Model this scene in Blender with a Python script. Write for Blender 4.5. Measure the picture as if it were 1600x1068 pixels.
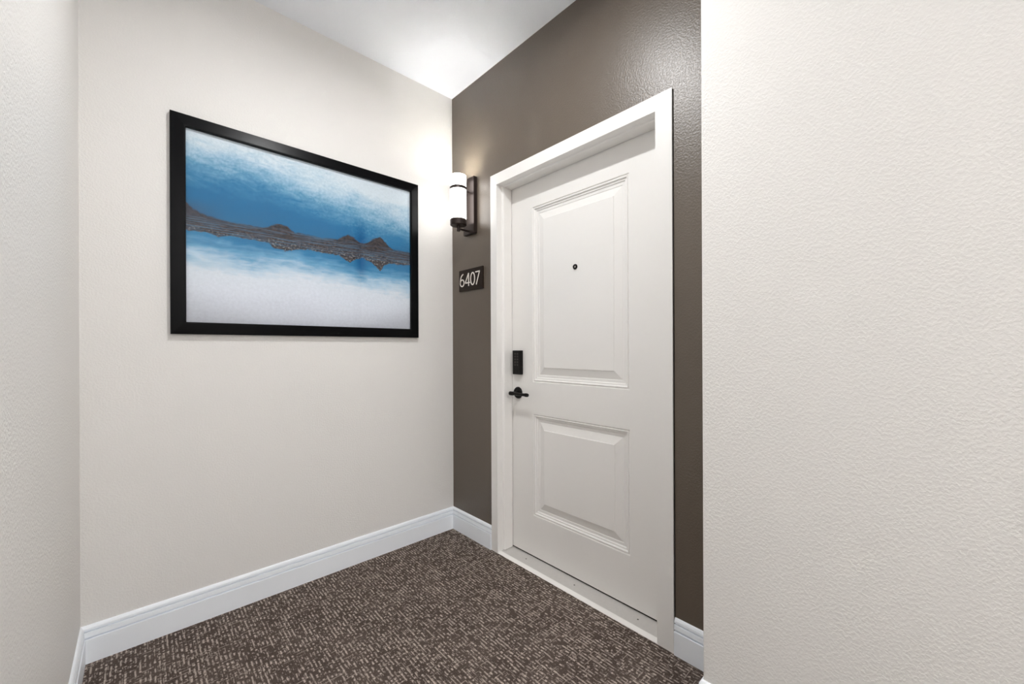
import bpy, bmesh, math, random
from mathutils import Vector, Matrix
random.seed(7)
for o in list(bpy.data.objects): bpy.data.objects.remove(o)
S = bpy.context.scene
C = S.collection

# ------------------------------------------------------------------ camera
# room frame: corner of picture wall (y=0) and door wall (x=0); floor z=0; camera stands at -x, -y
CAM = (-1.47447, -2.14863, 1.1497); YAW = 0.747528; ROLL = -0.0039406; FPX = 627.872; SHY = 8.8765
cam = bpy.data.cameras.new('camera'); co = bpy.data.objects.new('camera', cam); C.objects.link(co)
cam.sensor_fit = 'HORIZONTAL'; cam.sensor_width = 36.0; cam.lens = FPX*36/1600
cam.shift_y = SHY/1600; cam.clip_start = 0.02
_f = Vector((math.sin(YAW), math.cos(YAW), 0)); _r = Vector((math.cos(YAW), -math.sin(YAW), 0)); _u = _r.cross(_f)
_r2 = _r*math.cos(ROLL)+_u*math.sin(ROLL); _u2 = -_r*math.sin(ROLL)+_u*math.cos(ROLL)
co.matrix_world = Matrix(((_r2.x,_u2.x,-_f.x,CAM[0]),(_r2.y,_u2.y,-_f.y,CAM[1]),(_r2.z,_u2.z,-_f.z,CAM[2]),(0,0,0,1)))
S.camera = co

# ------------------------------------------------------------------ light and exposure
W = bpy.data.worlds.new('world'); S.world = W; W.use_nodes = True
W.node_tree.nodes['Background'].inputs[0].default_value = (1, .97, .93, 1)
W.node_tree.nodes['Background'].inputs[1].default_value = 0.0
S.view_settings.view_transform = 'Standard'; S.view_settings.look = 'None'
S.view_settings.exposure = 1.42; S.view_settings.gamma = 1.0; S.view_settings.use_curve_mapping = False
# downlights: place, emission, lens radius, label; the corridor ones are unseen fill lamps, added
DOWNLIGHTS = [((-.84, -1.10), 445.0, .04, 'small round recessed downlight over the door alcove'),
              ((-1.29, -3.3), 20.0, .075, 'round recessed fill downlight added unseen in the corridor ceiling, first past the alcove'),
              ((-1.29, -4.5), 190.0, .075, 'round recessed fill downlight added unseen in the corridor ceiling, second past the alcove'),
              ((-1.29, -5.7), 220.0, .075, 'round recessed fill downlight added unseen in the corridor ceiling, close to the end wall')]
SHADE_EMIT = 2.5; BULB_W = 2.6; FILL_SHADE = 5.0; FILL_BULB = 11.0  # last two drive the added, unseen corridor sconces
S.cycles.max_bounces = 16; S.cycles.diffuse_bounces = 10

# ------------------------------------------------------------------ constants (metres)
H = 2.743; WL = -1.6357; EX = -.215; MY = -1.643; YEND = -6.6; HB = .1357; TB = .0135
CO = dict(yl=-.3905, yli=-.4425, yri=-1.3865, yr=-1.4525, zo=2.123, zi=2.062)   # door casing
XC = -.008; XD = .10                                                           # casing face, door face

# ------------------------------------------------------------------ helpers
def lin(c): return tuple(((v/255)/12.92 if v/255 <= .04045 else ((v/255+.055)/1.055)**2.4) for v in c)
def obj(name, bm, mat, parent=None, smooth=False):
    bmesh.ops.recalc_face_normals(bm, faces=bm.faces[:])
    me = bpy.data.meshes.new(name); bm.to_mesh(me); bm.free()
    me.materials.append(mat)
    if smooth:
        for p in me.polygons: p.use_smooth = True
    o = bpy.data.objects.new(name, me); C.objects.link(o)
    if parent is not None: o.parent = parent
    return o
def soft(o, ang=35):
    me = o.data
    for p in me.polygons: p.use_smooth = True
    b = bmesh.new(); b.from_mesh(me)
    for e in b.edges:
        if len(e.link_faces) != 2 or e.calc_face_angle(0) > math.radians(ang): e.smooth = False
    b.to_mesh(me); b.free(); return o
def tag(o, label=None, cat=None, group=None, kind=None):
    if label: o['label'] = label
    if cat: o['category'] = cat
    if group: o['group'] = group
    if kind: o['kind'] = kind
    return o
def empty(name, loc=(0,0,0)):
    o = bpy.data.objects.new(name, None); C.objects.link(o); o.location = loc; o.empty_display_size = .1
    return o
def part(o, root):            # parent, keeping world coordinates
    o.parent = root; o.matrix_parent_inverse = Matrix.Translation(-root.location); return o
def bx(bm, a, b, bev=0, seg=2):
    x0,x1 = sorted((a[0],b[0])); y0,y1 = sorted((a[1],b[1])); z0,z1 = sorted((a[2],b[2]))
    r = bmesh.ops.create_cube(bm, size=1)
    for v in r['verts']:
        v.co = Vector(((x0+x1)/2+v.co.x*(x1-x0), (y0+y1)/2+v.co.y*(y1-y0), (z0+z1)/2+v.co.z*(z1-z0)))
    if bev:
        es = list({e for v in r['verts'] for e in v.link_edges})
        bmesh.ops.bevel(bm, geom=es, offset=bev, segments=seg, affect='EDGES', profile=.5)
    return bm
def box(name, a, b, mat, parent=None, bev=0, seg=2):
    return obj(name, bx(bmesh.new(), a, b, bev, seg), mat, parent)
def lathe(name, prof, center, axis, mat, parent=None, n=48, closed=False):
    """prof: list of (radius, t) along axis"""
    bm = bmesh.new(); ax = Vector(axis).normalized(); t1 = ax.orthogonal().normalized(); t2 = ax.cross(t1); c = Vector(center)
    rings = []
    for r, t in prof:
        if r < 1e-6: rings.append([bm.verts.new(c+ax*t)])
        else: rings.append([bm.verts.new(c+ax*t+(t1*math.cos(2*math.pi*i/n)+t2*math.sin(2*math.pi*i/n))*r) for i in range(n)])
    pairs = list(zip(rings, rings[1:]))
    if closed: pairs.append((rings[-1], rings[0]))
    for A, B in pairs:
        for i in range(n):
            j = (i+1) % n
            if len(A) == 1: bm.faces.new((A[0], B[i], B[j]))
            elif len(B) == 1: bm.faces.new((A[i], A[j], B[0]))
            else: bm.faces.new((A[i], A[j], B[j], B[i]))
    return soft(obj(name, bm, mat, parent))
def sweep(name, prof, p0, p1, nrm, m0, m1, mat, parent=None):
    """Moulding: prof (t,z) ; runs p0->p1 on the floor plane, t along nrm; m0/m1 = along-run shift per unit t (mitre)"""
    bm = bmesh.new(); p0 = Vector(p0); p1 = Vector(p1); d = (p1-p0).normalized(); n = Vector(nrm)
    A = [bm.verts.new(p0+n*t+d*(m0*t)+Vector((0,0,z))) for t, z in prof]
    B = [bm.verts.new(p1+n*t+d*(m1*t)+Vector((0,0,z))) for t, z in prof]
    k = len(prof)
    for i in range(k): bm.faces.new((A[i], A[(i+1)%k], B[(i+1)%k], B[i]))
    bm.faces.new(A); bm.faces.new(B[::-1])
    return obj(name, bm, mat, parent)

# ------------------------------------------------------------------ node materials
class NT:
    def __init__(s, name):
        s.m = bpy.data.materials.new(name); s.m.use_nodes = True; s.t = s.m.node_tree; s.n = s.t.nodes
        s.b = s.n['Principled BSDF']
    def node(s, typ, ins=None, **kw):
        nd = s.n.new(typ)
        for k, v in kw.items(): setattr(nd, k, v)
        for k, v in (ins or {}).items(): s.set(nd.inputs[k], v)
        return nd
    def set(s, sock, v):
        if hasattr(v, 'is_output'): s.t.links.new(v, sock)
        elif isinstance(v, (tuple, list)) and len(v) == 3 and sock.type == 'RGBA': sock.default_value = (*v, 1)
        else: sock.default_value = v
    def math(s, op, a, b=0.0, c=0.0, clamp=False):
        return s.node('ShaderNodeMath', {0:a,1:b,2:c}, operation=op, use_clamp=clamp).outputs[0]
    def mix(s, f, a, b, mode='MIX'):
        n = s.node('ShaderNodeMix', data_type='RGBA', blend_type=mode)
        s.set(n.inputs[0], f); s.set(n.inputs[6], a); s.set(n.inputs[7], b); return n.outputs[2]
    def ramp(s, f, stops, interp='LINEAR'):
        n = s.node('ShaderNodeValToRGB', {0:f}); cr = n.color_ramp; cr.interpolation = interp
        while len(cr.elements) > 1: cr.elements.remove(cr.elements[-1])
        cr.elements[0].position = stops[0][0]; cr.elements[0].color = (*stops[0][1], 1)
        for p, c in stops[1:]:
            e = cr.elements.new(p); e.color = (*c, 1)
        return n.outputs[0]
    def sstep(s, x, a, b):
        return s.node('ShaderNodeMapRange', {0:x,1:a,2:b,3:0.0,4:1.0}, interpolation_type='SMOOTHSTEP').outputs[0]
    def comb(s, x, y, z=0.0): return s.node('ShaderNodeCombineXYZ', {0:x,1:y,2:z}).outputs[0]
    def noise(s, vec, scale, detail=2.0, rough=.5, dist=0.0):
        return s.node('ShaderNodeTexNoise', {'Vector':vec,'Scale':scale,'Detail':detail,'Roughness':rough,'Distortion':dist}).outputs[0]
    def objco(s): return s.node('ShaderNodeTexCoord').outputs['Object']
    def bump(s, h, dist, strength=1.0):
        b = s.node('ShaderNodeBump', {'Height':h,'Distance':dist,'Strength':strength}); s.set(s.b.inputs['Normal'], b.outputs[0])
    def pb(s, **kw):
        for k, v in kw.items(): s.set(s.b.inputs[k.replace('_', ' ')], v)
        return s.m

def plain(name, rgb, rough=.5, metal=0.0, spec=.5, grain=0.02):
    t = NT(name); n = t.noise(t.objco(), 60, 3)
    k = t.math('MULTIPLY_ADD', n, grain*2, 1-grain)
    c = lin(rgb)
    col = t.mix(1.0, c, t.comb(k, k, k), 'MULTIPLY')
    return t.pb(Base_Color=col, Roughness=rough, Metallic=metal, Specular_IOR_Level=spec)
def wall_paint(name, rgb, rough=.5, spec=.5, dist=.0012):
    t = NT(name); co_ = t.objco()
    n1 = t.noise(co_, 145, 2.0, .5, .3); n2 = t.noise(co_, 300, 1.0)
    h = t.math('ADD', t.sstep(n1, .38, .68), t.math('MULTIPLY', n2, .25))
    t.bump(h, dist, .34)
    return t.pb(Base_Color=lin(rgb), Roughness=rough, Specular_IOR_Level=spec)

M = {}
M['wall'] = wall_paint('beige_wall_paint', (230, 228, 225), .52, .4)
M['brown'] = wall_paint('dark_brown_wall_paint', (96, 86, 75), .37, .6, .001)
M['ceil'] = wall_paint('white_ceiling_paint', (241, 245, 251), .8, .2, .0012)
M['trim'] = plain('white_trim_paint', (243, 247, 252), .4, grain=.005)
M['door'] = plain('off_white_door_paint', (235, 233, 230), .3, grain=.005)
M['alu'] = plain('brushed_metal_threshold', (196, 193, 189), .45, grain=.06)
M['strip'] = plain('white_vinyl_strip', (238, 236, 233), .4, grain=.01)
M['black'] = plain('matte_black_metal', (13, 11, 10), .36, 0, spec=.2)
M['keys'] = plain('dark_grey_rubber_keys', (58, 55, 52), .5, spec=.3)
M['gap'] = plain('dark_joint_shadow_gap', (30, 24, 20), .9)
M['frame'] = plain('black_lacquered_wood', (6, 6, 8), .30, spec=.11)
M['bronze'] = plain('dark_bronze_metal', (52, 43, 40), .34, .6)
M['signbase'] = plain('dark_brown_plastic', (38, 29, 23), .4, spec=.15)
M['ivory'] = plain('ivory_raised_digits', (236, 228, 220), .5)
M['lens'] = plain('grey_viewer_lens', (150, 146, 140), .15)
M['screw'] = plain('dull_steel_screw', (95, 90, 86), .4, .7)
def emis(name, col, st):
    t = NT(name); return t.pb(Base_Color=(.9,.9,.88), Emission_Color=col, Emission_Strength=st, Roughness=.3)

def carpet():
    t = NT('brown_flecked_loop_carpet'); sep = t.node('ShaderNodeSeparateXYZ', {0:t.objco()}); X, Y = sep.outputs[0], sep.outputs[1]
    wob = t.math('MULTIPLY', t.math('SUBTRACT', t.noise(t.objco(), 30, 2), .5), .007)
    def rows(a, b, pitch, width, freq, lo, hi, seed):
        """yarn rows: every row of the loom carries its own run of light flecks"""
        c = t.math('DIVIDE', t.math('ADD', a, wob), pitch); i = t.math('FLOOR', c); fr = t.math('FRACT', c)
        nz = t.noise(t.comb(t.math('MULTIPLY', i, 7.31), t.math('MULTIPLY', b, freq), seed), 1.0, 1.5, .5)
        prof = t.sstep(t.math('ABSOLUTE', t.math('MULTIPLY_ADD', fr, 2.0, -1.0)), width, width*.3)
        return t.math('MULTIPLY', t.sstep(nz, lo, hi), prof), prof
    long_, prof = rows(X, Y, .0130, .56, 34.0, .49, .60, 3.1)
    fine, _ = rows(X, Y, .0066, .7, 48.0, .52, .64, 41.9)
    dots, _ = rows(X, Y, .0130, .72, 80.0, .55, .66, 21.7)
    cross, prof2 = rows(Y, X, .0160, .30, 22.0, .54, .62, 11.3)
    loops = t.noise(t.objco(), 330, 2, .6)
    f = t.math('MAXIMUM', t.math('MAXIMUM', t.math('MULTIPLY', long_, .66), t.math('MULTIPLY', fine, .42)), t.math('MAXIMUM', t.math('MULTIPLY', dots, .85), t.math('MULTIPLY', cross, .46)))
    f = t.math('MULTIPLY', f, t.math('MULTIPLY_ADD', loops, .8, .5), clamp=True)
    big = t.noise(t.objco(), 6, 3)
    dark = t.mix(t.sstep(loops, .3, .7), lin((48, 39, 36)), lin((102, 90, 83)))
    dark = t.mix(t.math('MULTIPLY', t.sstep(big, .35, .7), .5), dark, lin((100, 89, 82)))
    col = t.mix(f, dark, lin((220, 204, 192)))
    h = t.math('ADD', t.math('MULTIPLY', prof, .5), t.math('ADD', loops, f))
    t.bump(h, .003, .8)
    return t.pb(Base_Color=col, Roughness=.95, Specular_IOR_Level=.1)
M['carpet'] = carpet()

# ------------------------------------------------------------------ the setting
T = .12
tag(box('floor', (WL-T, YEND-T, -.05), (.11, T, 0), M['carpet']), 'dark brown carpet with pale flecks woven in rows', 'floor', kind='structure')
tag(box('ceiling', (WL-T, YEND-T, H), (.5, T, H+.08), M['ceil']), 'white painted ceiling above the entry alcove', 'ceiling', kind='structure')
tag(box('wall_back', (WL-T, 0, 0), (.3, T, H), M['wall']), 'beige textured wall behind the framed picture', 'wall', kind='structure')
tag(box('wall_left', (WL-T, YEND, 0), (WL, 0, H), M['wall']), 'beige textured wall meeting the picture wall at a corner', 'wall', kind='structure')
bm = bmesh.new()     # door wall with an opening
bx(bm, (0, 0, 0), (.14, CO['yl']-.03, H)); bx(bm, (0, CO['yr']+.03, 0), (.14, MY, H))
bx(bm, (0, CO['yl']-.03, CO['zo']-.03), (.14, CO['yr']+.03, H))
tag(obj('wall_right', bm, M['brown']), 'dark brown accent wall around the apartment door', 'wall', kind='structure')
bm = bmesh.new(); bx(bm, (EX, MY, 0), (.14, YEND, H))
es = [e for e in bm.edges if all(abs(v.co.x-EX) < 1e-5 and abs(v.co.y-MY) < 1e-5 for v in e.verts)]
bmesh.ops.bevel(bm, geom=es, offset=.004, segments=3, affect='EDGES', profile=.5)
tag(obj('wall_near', bm, M['wall']), 'beige textured corridor wall jutting out beside the brown door wall', 'wall', kind='structure')
tag(box('wall_end', (WL-T, YEND-T, 0), (.14, YEND, H), M['wall']), 'beige wall closing the corridor behind the viewer', 'wall', kind='structure')

PB = [(0,0),(TB,0),(TB,HB-.0485),(TB-.0012,HB-.0474),(.0015,HB-.0470),(.0015,HB-.0404),(TB-.0015,HB-.0400),(TB-.0035,HB-.0232),(.0012,HB-.0228),
      (.0012,HB-.0164),(TB-.0035,HB-.0160),(TB-.0045,HB-.0095),(TB-.0080,HB-.0030),(.0012,HB),(0,HB)]
def base(name, p0, p1, nrm, m0, m1, label):
    return tag(sweep(name, PB, (*p0,0), (*p1,0), (*nrm,0), m0, m1, M['trim']), label, 'baseboard', kind='structure')
base('baseboard_back', (WL,0), (0,0), (0,-1), 1, -1, 'white moulded baseboard under the framed picture')
base('baseboard_left', (WL,0), (WL,YEND), (1,0), 1, 0, 'white moulded baseboard along the side wall left of the picture wall')
base('baseboard_right', (0,0), (0,CO['yl']), (-1,0), 1, -.35, 'white moulded baseboard on the brown wall between corner and door')
base('baseboard_right', (0,CO['yr']-.0035), (0,MY), (-1,0), .0, -1, 'short white moulded baseboard on the brown wall past the door')
base('baseboard_near', (0,MY), (EX,MY), (0,1), 1, 1, 'white moulded baseboard on the short return of the corridor wall')
base('baseboard_near', (EX,MY), (EX,YEND), (-1,0), -1, 0, 'white moulded baseboard along the jutting corridor wall')

# ------------------------------------------------------------------ the door
door = tag(empty('door_1', (XD, -.89, 0)), 'off-white two-panel apartment door with black lock and lever handle', 'door', kind='structure')
def dp(o): return part(o, door)
# casing: three flat steel faces, mitred
def casing(quad):
    bm = bmesh.new(); F = [bm.verts.new((XC, y, z)) for y, z in quad]; B = [bm.verts.new((.005, y, z)) for y, z in quad]
    bm.faces.new(F); bm.faces.new(B[::-1])
    for i in range(4): bm.faces.new((F[i], F[(i+1)%4], B[(i+1)%4], B[i]))
    es = [e for e in bm.edges if all(abs(v.co.x-XC) < 1e-6 for v in e.verts)]
    return obj('casing', bm, M['door'])
c = CO
dp(casing([(c['yl'],0),(c['yli'],0),(c['yli'],c['zi']),(c['yl'],c['zo'])]))
dp(casing([(c['yr'],0),(c['yri'],0),(c['yri'],c['zi']),(c['yr'],c['zo'])]))
dp(casing([(c['yl'],c['zo']),(c['yli'],c['zi']),(c['yri'],c['zi']),(c['yr'],c['zo'])]))
# jambs run back from the casing; stops stand proud of them in front of the door
ST = .012
def jamb(a, b): return dp(box('jamb', a, b, M['door']))
jamb((.005, c['yli']+.03, 0), (.15, c['yli'], c['zi'])); jamb((.005, c['yri']-.03, 0), (.15, c['yri'], c['zi']))
jamb((.005, c['yli']+.03, c['zi']), (.15, c['yri']-.03, c['zi']+.03))
def stop(pts, d0, d1, name='stop'):   # pts: profile (x, offset) extruded
    bm = bmesh.new(); A = [bm.verts.new(d0(x, o)) for x, o in pts]; B = [bm.verts.new(d1(x, o)) for x, o in pts]
    k = len(pts); bm.faces.new(A); bm.faces.new(B[::-1])
    for i in range(k): bm.faces.new((A[i], A[(i+1)%k], B[(i+1)%k], B[i]))
    return dp(obj(name, bm, M['door']))
SP = [(.030,0),(.034,.0095),(.038,ST),(XD-.004,ST),(XD-.004,0)]
stop(SP, lambda x,o:(x, c['yli']-o, .009), lambda x,o:(x, c['yli']-o, c['zi']))
stop(SP, lambda x,o:(x, c['yri']+o, .009), lambda x,o:(x, c['yri']+o, c['zi']))
stop([(x, o*.6) for x, o in SP], lambda x,o:(x, c['yli']-ST, c['zi']-o), lambda x,o:(x, c['yri']+ST, c['zi']-o))
# dark strip for the caulk joint and its shadow, casing to wall, corridor side
g = tag(dp(box('sealant_shadow_gap', (-.0022, c['yr']-.0035, HB), (.004, c['yr'], c['zo']-.004), M['gap'])), 'thin dark strip for the joint and its shadow beside the casing')

DY0, DY1, DZ0, DZ1 = c['yli']-.003, c['yri']+.003, .0145, c['zi']-.003
PANELS = [(-.617, -1.206, .9625, 1.9145), (-.616, -1.208, .2350, .7875)]
leaf_bm = bmesh.new()
ys = [DY0] + [PANELS[0][0], PANELS[0][1]] + [DY1]; P0, P1 = PANELS
def quad(bm, y0, y1, z0, z1, x=XD):
    bm.faces.new([bm.verts.new((x, y, z)) for y, z in ((y0,z0),(y1,z0),(y1,z1),(y0,z1))])
yl_, yr_ = -.6165, -1.207
quad(leaf_bm, DY0, yl_, DZ0, DZ1); quad(leaf_bm, yr_, DY1, DZ0, DZ1)
quad(leaf_bm, yl_, yr_, DZ0, P1[2]); quad(leaf_bm, yl_, yr_, P1[3], P0[2]); quad(leaf_bm, yl_, yr_, P0[3], DZ1)
bx(leaf_bm, (XD+.02, DY0, DZ0), (XD+.044, DY1, DZ1))
for a, b in (((DY0,DZ0),(DY1,DZ0)),((DY0,DZ1),(DY1,DZ1)),((DY0,DZ0),(DY0,DZ1)),((DY1,DZ0),(DY1,DZ1))):
    leaf_bm.faces.new([leaf_bm.verts.new(v) for v in ((XD,*a),(XD,*b),(XD+.02,*b),(XD+.02,*a))])
leaf = dp(obj('door_leaf', leaf_bm, M['door']))
PROF = [(0,0),(.0035,.0050),(.0062,.0054),(.0085,.0010),(.0118,.0012),(.0165,.0078),(.0225,.0082),(.0265,.0124),(.0385,.0128),(.0405,.0145),
        (.0780,.0046),(.0800,.0018),(.0815,.0016)]
for (y0, y1, z0, z1) in PANELS:
    y0, y1 = yl_, yr_
    bm = bmesh.new(); rings = []
    for ins, d in PROF:
        rings.append([bm.verts.new((XD+d, y, z)) for y, z in ((y0-ins,z0+ins),(y1+ins,z0+ins),(y1+ins,z1-ins),(y0-ins,z1-ins))])
    for A, B in zip(rings, rings[1:]):
        for i in range(4): bm.faces.new((A[i], A[(i+1)%4], B[(i+1)%4], B[i]))
    bm.faces.new(rings[-1])
    pn = obj('raised_panel', bm, M['door']); pn.parent = leaf
# threshold: metal plate under the door with a white strip along the carpet
def strip(name, prof, mat):
    bm = bmesh.new(); k = len(prof)
    A = [bm.verts.new((x, c['yli']-.0005, z)) for x, z in prof]; B = [bm.verts.new((x, c['yri']+.0005, z)) for x, z in prof]
    for i in range(k): bm.faces.new((A[i], A[(i+1)%k], B[(i+1)%k], B[i]))
    bm.faces.new(A); bm.faces.new(B[::-1]); return obj(name, bm, mat)
thr = tag(dp(strip('threshold', [(.0165,0),(.0165,.0050),(.019,.0058),(.15,.0058),(.15,0)], M['alu'])), 'pale metal threshold plate')
def sub(o, p): o.parent = p; return o
tag(sub(strip('edge_strip', [(-.0070,0),(-.0060,.0022),(.0120,.0068),(.0165,.0066),(.0165,0)], M['strip']), thr), 'white strip along the carpet edge')
for y in (-.60, -.9297, -1.2663):
    sub(lathe('screw', [(0,.0010),(.0032,.0008),(.0042,0)], (.059, y, .0057), (0,0,1), M['screw'], n=16), thr)
tag(dp(box('door_seal', (XD+.004, DY0, .0060), (XD+.04, DY1, .0146), M['gap'])), 'dark seal under the door')
# keypad lock
kl = dp(box('keypad_lock', (.077, -.478, .9995), (XD, -.5415, 1.1340), M['black'], bev=.003)); tag(kl, 'black keypad lock')
for r in range(5):
    for q in range(2):
        k = box('key', (.0762, -.494-q*.0195, 1.1195-r*.0155), (.0772, -.5065-q*.0195, 1.1105-r*.0155), M['keys'], bev=.0004, seg=1); k.parent = kl
k = lathe('key_cylinder', [(0,.0018),(.0095,.0016),(.0105,0)], (.0772, -.510, 1.022), (-1,0,0), M['black'], n=32); k.parent = kl
# lever handle
hy, hz = -.502, .895
lh = dp(lathe('lever_handle', [(0,.0115),(.022,.0115),(.030,.009),(.033,.004),(.033,0)], (XD, hy, hz), (-1,0,0), M['black'])); tag(lh, 'black lever handle on a round rose')
sub(lathe('neck', [(.0125,0),(.0105,.010),(.0095,.040),(.0095,.045)], (XD-.008, hy, hz), (-1,0,0), M['black'], n=32), lh)
sub(lathe('lever', [(0,-.0135),(.0095,-.0130),(.0112,-.011),(.0112,.012),(.0095,.016),(.0085,.030),(.0082,.108),(.0100,.110),(.0100,.124),(.0088,.128),(0,.1285)],
     (XD-.060+.006, hy, hz+.0), (0,-1,0), M['black'], n=32), lh)
# door viewer
pv = dp(lathe('peephole', [(.0060,.001),(.0072,.005),(.0118,.005),(.0132,.002),(.0132,0)], (XD+.0016, -.9092, 1.5469), (-1,0,0), M['black'])); tag(pv, 'black ringed peephole')
sub(lathe('lens', [(0,.0035),(.004,.003),(.0066,.0012),(.0066,0)], (XD+.0016, -.9092, 1.5469), (-1,0,0), M['lens'], n=32), pv)

# ------------------------------------------------------------------ framed picture
def art():
    t = NT('blue_abstract_landscape_print'); uv = t.node('ShaderNodeTexCoord').outputs['UV']; sp = t.node('ShaderNodeSeparateXYZ', {0:uv}); u, v = sp.outputs[0], sp.outputs[1]
    def N(su, sv, seed, det=4, rough=.55, dist=0.0): return t.noise(t.comb(t.math('MULTIPLY', u, su), t.math('MULTIPLY', v, sv), seed), 1.0, det, rough, dist)
    def off(n, a): return t.math('MULTIPLY', t.math('SUBTRACT', n, .5), a)
    wash = N(3, 5, 1.0, 5, .6, .4); streak = N(5, 38, 4.0, 4, .6); grit = N(85, 62, 9.0, 4, .75); brush = N(14, 26, 7.0, 4, .6, .6)
    # sky: pale at the top, blue deepest in the middle, more so on the left
    tilt = t.math('MULTIPLY', t.sstep(u, .25, .95), .11)
    vs = t.math('ADD', t.math('ADD', v, tilt), t.math('ADD', off(wash, .22), t.math('ADD', off(streak, .05), t.math('ADD', off(brush, .15), off(grit, .12)))))
    sky = t.ramp(vs, [(.50, lin((48,112,154))), (.58, lin((38,112,158))), (.68, lin((34,114,162))), (.75, lin((54,128,172))), (.82, lin((100,156,190))), (.89, lin((158,192,214))), (.95, lin((196,214,226))), (1.0, lin((216,226,234)))], 'LINEAR')
    # water and mist below
    vw = t.math('ADD', v, t.math('MULTIPLY', t.math('SUBTRACT', u, .22), .07))
    vw = t.math('ADD', vw, t.math('ADD', off(wash, .20), t.math('ADD', off(streak, .10), t.math('ADD', off(brush, .08), off(grit, .04)))))
    water = t.ramp(vw, [(0.0, lin((222,225,236))), (.18, lin((230,234,244))), (.28, lin((226,232,241))), (.34, lin((182,208,226))), (.39, lin((112,168,204))), (.45, lin((50,128,174))), (.52, lin((34,112,160)))], 'LINEAR')
    col = t.mix(t.sstep(v, .47, .54), water, sky)
    # deep-blue accent near the right-hand huts
    acc = t.math('MULTIPLY', t.sstep(t.math('ABSOLUTE', t.math('SUBTRACT', u, .715)), .045, .0), t.math('MULTIPLY', t.sstep(v, .28, .44), t.sstep(v, .74, .58)))
    col = t.mix(t.math('MULTIPLY', acc, .8), col, lin((6, 88, 140)))
    # pale patch near the top: cloud, with the glare on the glass painted in
    cl = t.math('MULTIPLY', t.sstep(t.math('ABSOLUTE', t.math('SUBTRACT', u, .30)), .17, .0), t.sstep(t.math('ABSOLUTE', t.math('SUBTRACT', v, .935)), .06, .0))
    col = t.mix(t.math('MULTIPLY', cl, t.math('MULTIPLY', t.sstep(brush, .35, .65), .7)), col, lin((228, 234, 240)))
    # haze cloud over the water on the right
    # land: profile of shore, knolls and huts mirrored in the water
    top = [(0,.625),(.027,.590),(.057,.572),(.105,.562),(.145,.555),(.276,.558),(.304,.578),(.332,.594),(.366,.589),(.4,.559),(.526,.556),(.594,.562),(.617,.582),(.652,.606),(.688,.586),(.715,.565),(.738,.566),(.77,.599),(.822,.632),(.849,.604),(.869,.576),(.897,.557),(1,.559)]
    bot = [(0,.473),(.065,.476),(.112,.463),(.145,.477),(.231,.475),(.294,.472),(.313,.442),(.361,.436),(.4,.453),(.472,.468),(.526,.461),(.605,.461),(.628,.44),(.658,.423),(.694,.453),(.725,.466),(.769,.443),(.808,.41),(.821,.391),(.841,.432),(.876,.459),(.953,.456),(1,.467)]
    lo = lambda L: [(a, ((b-.3)/.4,)*3) for a, b in L]
    jit = t.math('ADD', off(N(60, 60, 15.0, 3, .6), .022), off(streak, .02))
    tv = t.math('MULTIPLY_ADD', t.ramp(u, lo(top)), .4, .3); bv = t.math('MULTIPLY_ADD', t.ramp(u, lo(bot)), .4, .3)
    up = t.sstep(t.math('SUBTRACT', t.math('ADD', tv, jit), v), -.004, .010)
    dn = t.sstep(t.math('SUBTRACT', v, t.math('ADD', bv, jit)), -.002, .005)
    land = t.math('MULTIPLY', up, dn)
    st2 = N(7, 170, 33.0, 3, .6)
    core = t.math('MULTIPLY', t.sstep(v, .455, .475), t.sstep(v, .575, .545))
    lines = t.math('MULTIPLY', t.math('MULTIPLY', t.sstep(st2, .47, .58), core), .6)
    lc = t.mix(t.sstep(grit, .35, .65), lin((42, 31, 27)), lin((86, 69, 60)))
    lc = t.mix(lines, lc, lin((88, 120, 146)))
    spk = t.math('MULTIPLY', t.sstep(N(110, 90, 51.0, 2, .6), .54, .62), t.sstep(v, .53, .45))
    lc = t.mix(t.math('MULTIPLY', spk, .5), lc, lin((186, 182, 176)))
    col = t.mix(t.math('MULTIPLY', land, .94), col, lc)
    # dark smoke above the left shore
    sm = t.math('MULTIPLY', t.sstep(u, .16, .0), t.math('MULTIPLY', t.sstep(v, .66, .58), t.sstep(v, .50, .56)))
    col = t.mix(t.math('MULTIPLY', sm, .45), col, lin((70, 78, 92)))
    g = t.math('MULTIPLY_ADD', grit, .30, .86)
    col = t.mix(1.0, col, t.comb(g, g, g), 'MULTIPLY')
    return t.pb(Base_Color=col, Roughness=.6, Specular_IOR_Level=.25)
M['art'] = art()
def glass():
    t = NT('clear_picture_glass'); n = t.n; n.remove(t.b)
    fr = t.node('ShaderNodeFresnel', {'IOR':1.24}); tr = t.node('ShaderNodeBsdfTransparent', {0:(.985,.99,.99,1)})
    gl = t.node('ShaderNodeBsdfGlossy', {'Roughness':.03}); mx = t.node('ShaderNodeMixShader')
    t.t.links.new(fr.outputs[0], mx.inputs[0]); t.t.links.new(tr.outputs[0], mx.inputs[1]); t.t.links.new(gl.outputs[0], mx.inputs[2])
    t.t.links.new(mx.outputs[0], n['Material Output'].inputs['Surface']); return t.m
M['glass'] = glass()
FX0, FX1, FZ0, FZ1 = -1.3825, -.2570, 1.2110, 2.1175; RW = .050
pic = tag(empty('framed_picture', ((FX0+FX1)/2, 0, FZ0)), 'wide black-framed blue and white abstract landscape print behind glass', 'picture')
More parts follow.
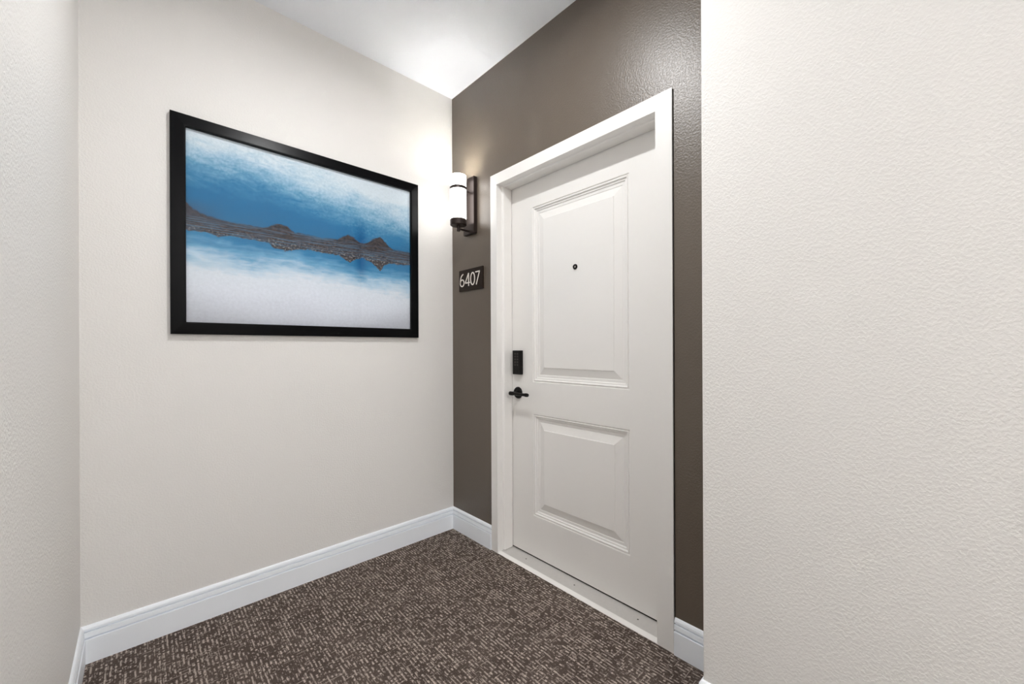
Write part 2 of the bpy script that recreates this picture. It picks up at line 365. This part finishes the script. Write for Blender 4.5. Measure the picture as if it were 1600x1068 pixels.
# rail profile: (inset from outer edge, distance from wall)
RP = [(0,.001),(0,.0195),(.0015,.0210),(.044,.0248),(RW-.0015,.0246),(RW,.0232),(RW,.006),(.02,.001)]
cor = [(FX0,FZ0,1,1),(FX1,FZ0,-1,1),(FX1,FZ1,-1,-1),(FX0,FZ1,1,-1)]
for i in range(4):
    a, b = cor[i], cor[(i+1)%4]; bm = bmesh.new()
    A = [bm.verts.new((a[0]+a[2]*s, -d, a[1]+a[3]*s)) for s, d in RP]; B = [bm.verts.new((b[0]+b[2]*s, -d, b[1]+b[3]*s)) for s, d in RP]
    for j in range(len(RP)): bm.faces.new((A[j], A[(j+1)%len(RP)], B[(j+1)%len(RP)], B[j]))
    bm.faces.new(A); bm.faces.new(B[::-1])
    part(obj('frame_rail', bm, M['frame']), pic)
ix0, ix1, iz0, iz1 = FX0+RW-.003, FX1-RW+.003, FZ0+RW-.003, FZ1-RW+.003
bm = bx(bmesh.new(), (ix0, -.006, iz0), (ix1, -.0085, iz1)); uvl = bm.loops.layers.uv.new('UVMap')
for f in bm.faces:
    for l in f.loops: l[uvl].uv = ((l.vert.co.x-ix0)/(ix1-ix0), (l.vert.co.z-iz0)/(iz1-iz0))
part(obj('art_print', bm, M['art']), pic)
part(box('glass_pane', (ix0, -.0105, iz0), (ix1, -.0125, iz1), M['glass']), pic)

# ------------------------------------------------------------------ wall sconce
def sconce(loc, rz, label, shade_emit, watts):
    """local frame: wall plane x=0, lamp stands out to -x, base at z=0"""
    sc = tag(empty('wall_sconce', loc), label, 'lamp', 'wall sconces'); sc.rotation_euler.z = rz
    x, y = -.100, 0
    shade_mat = emis('glowing_opal_glass', (1,.975,.94,1), shade_emit)
    bulb = bpy.data.lights.new('bulb', 'POINT'); bulb.energy = watts; bulb.shadow_soft_size = .022; bulb.color = (1,.98,.95)
    plate = box('back_plate', (0, .0535, 0), (-.025, -.051, .3365), M['bronze'], sc, bev=.0015)
    shade = lathe('glass_shade', [(.0435,.327),(.0470,.327),(.0472,.072),(.0437,.072)], (x, y, 0), (0,0,1), shade_mat, sc, closed=True)
    lathe('band', [(.0468,.2440),(.0490,.2440),(.0490,.2600),(.0468,.2600)], (x, y, 0), (0,0,1), M['bronze'], shade, closed=True)
    box('band_rod', (x+.048, y-.003, .2490), (-.0245, y+.003, .2550), M['bronze'], plate)
    lathe('cup', [(0,.0360),(.044,.0360),(.0475,.039),(.0475,.0710),(.046,.0730),(0,.0735)], (x, y, 0), (0,0,1), M['bronze'], sc)
    lathe('stem', [(0,.0025),(.0090,.0030),(.0095,.006),(.0095,.036),(0,.0365)], (x, y, 0), (0,0,1), M['bronze'], sc, n=24)
    box('arm', (x, y-.0055, .0130), (-.0245, y+.0055, .0230), M['bronze'], sc, bev=.001)
    b = bpy.data.objects.new('bulb', bulb); C.objects.link(b); b.location = (x, y, .245); b.parent = sc
sconce((0, -.2065, 1.83), 0, 'lit wall sconce with white glass cylinder above the door number plate', SHADE_EMIT, BULB_W)
sconce((WL, -3.7, 1.83), math.pi, 'lit fill sconce added unseen on the beige corridor wall, first past the alcove', FILL_SHADE, FILL_BULB)  # this and the next are invented fill lamps behind the viewer
sconce((WL, -5.3, 1.83), math.pi, 'lit fill sconce added unseen on the beige corridor wall, close to its end', FILL_SHADE, FILL_BULB)

# ------------------------------------------------------------------ room number sign
SY0, SY1, SZ0, SZ1 = -.0835, -.3190, 1.4985, 1.6280
sg = tag(empty('room_number_sign', (0, (SY0+SY1)/2, SZ0)), 'dark brown door number plate reading 6407 in ivory digits', 'sign')
part(box('plate', (0, SY0, SZ0), (-.009, SY1, SZ1), M['signbase'], bev=.001), sg)
def stroke(bm, pts, w, closed=False, x0=-.0088, x1=-.0108):
    """flat ribbon of width w along pts (s to the right on the plate, z up)"""
    n = len(pts); L = []; R = []
    for i, p in enumerate(pts):
        a = pts[(i-1) % n] if closed or i else pts[i]; b_ = pts[(i+1) % n] if closed or i < n-1 else pts[i]
        d = Vector((b_[0]-a[0], b_[1]-a[1])).normalized(); nn = Vector((-d.y, d.x))
        L.append((p[0]+nn.x*w/2, p[1]+nn.y*w/2)); R.append((p[0]-nn.x*w/2, p[1]-nn.y*w/2))
    mk = lambda q, x: bm.verts.new((x, -q[0], q[1]))
    V = [[mk(L[i],x1), mk(R[i],x1), mk(R[i],x0), mk(L[i],x0)] for i in range(n)]
    for i in range(n if closed else n-1):
        j = (i+1) % n
        for k in range(4): bm.faces.new((V[i][k], V[i][(k+1)%4], V[j][(k+1)%4], V[j][k]))
    if not closed: bm.faces.new(V[0]); bm.faces.new(V[-1][::-1])
def ell(cx, cz, rx, rz, a0=0, a1=360, n=28):
    return [(cx+rx*math.cos(math.radians(a0+(a1-a0)*i/n)), cz+rz*math.sin(math.radians(a0+(a1-a0)*i/n))) for i in range(n + (0 if abs(a1-a0) == 360 else 1))]
zb, zt = 1.5250, 1.6040; w = .0068; m = w/2; hgt = zt-zb
def digit(strokes):
    bm = bmesh.new()
    for pts, cl in strokes: stroke(bm, pts, w, cl)
    return part(obj('digit', bm, M['ivory']), sg)
sl = [.0945, .1500, .2010, .2510]   # left edges (distance from the corner)
dw = .046
x = sl[0]   # 6
bowl = ell(x+dw/2, zb+hgt*.30, dw/2-m, hgt*.30-m)
digit([(bowl, True), ([(x+m+.0002, zb+hgt*.30),(x+m+.001, zb+hgt*.48),(x+m+.0045, zb+hgt*.66),(x+m+.011, zb+hgt*.82),(x+m+.020, zb+hgt*.925),(x+m+.0315, zt-.002)], False)])
x = sl[1]   # 4
digit([([(x+.034, zb),(x+.034, zt)], False), ([(x+.0335, zt-.001),(x+.001, zb+hgt*.285)], False), ([(x+.0, zb+hgt*.255),(x+.047, zb+hgt*.255)], False)])
x = sl[2]   # 0
digit([(ell(x+dw/2, zb+hgt/2, dw/2-m, hgt/2-m, n=36), True)])
x = sl[3]   # 7
digit([([(x, zt-m),(x+.042, zt-m)], False), ([(x+.0395, zt-m),(x+.008, zb)], False)])

# ------------------------------------------------------------------ ceiling downlights (alcove one above the view, added fill ones behind it)
for (lx, ly), st, rad, label in DOWNLIGHTS:
    d = tag(empty('ceiling_downlight', (lx, ly, H)), label, 'lamp', 'ceiling downlights')
    part(lathe('trim_ring', [(rad,0),(rad,-.006),(rad+.004,-.009),(rad+.02,-.006),(rad+.022,0)], (lx, ly, H), (0,0,1), M['trim'], closed=True), d)
    part(lathe('lens', [(rad,-.004),(0,-.004)], (lx, ly, H), (0,0,1), emis('downlight_lens', (1,1,1,1), st)), d)
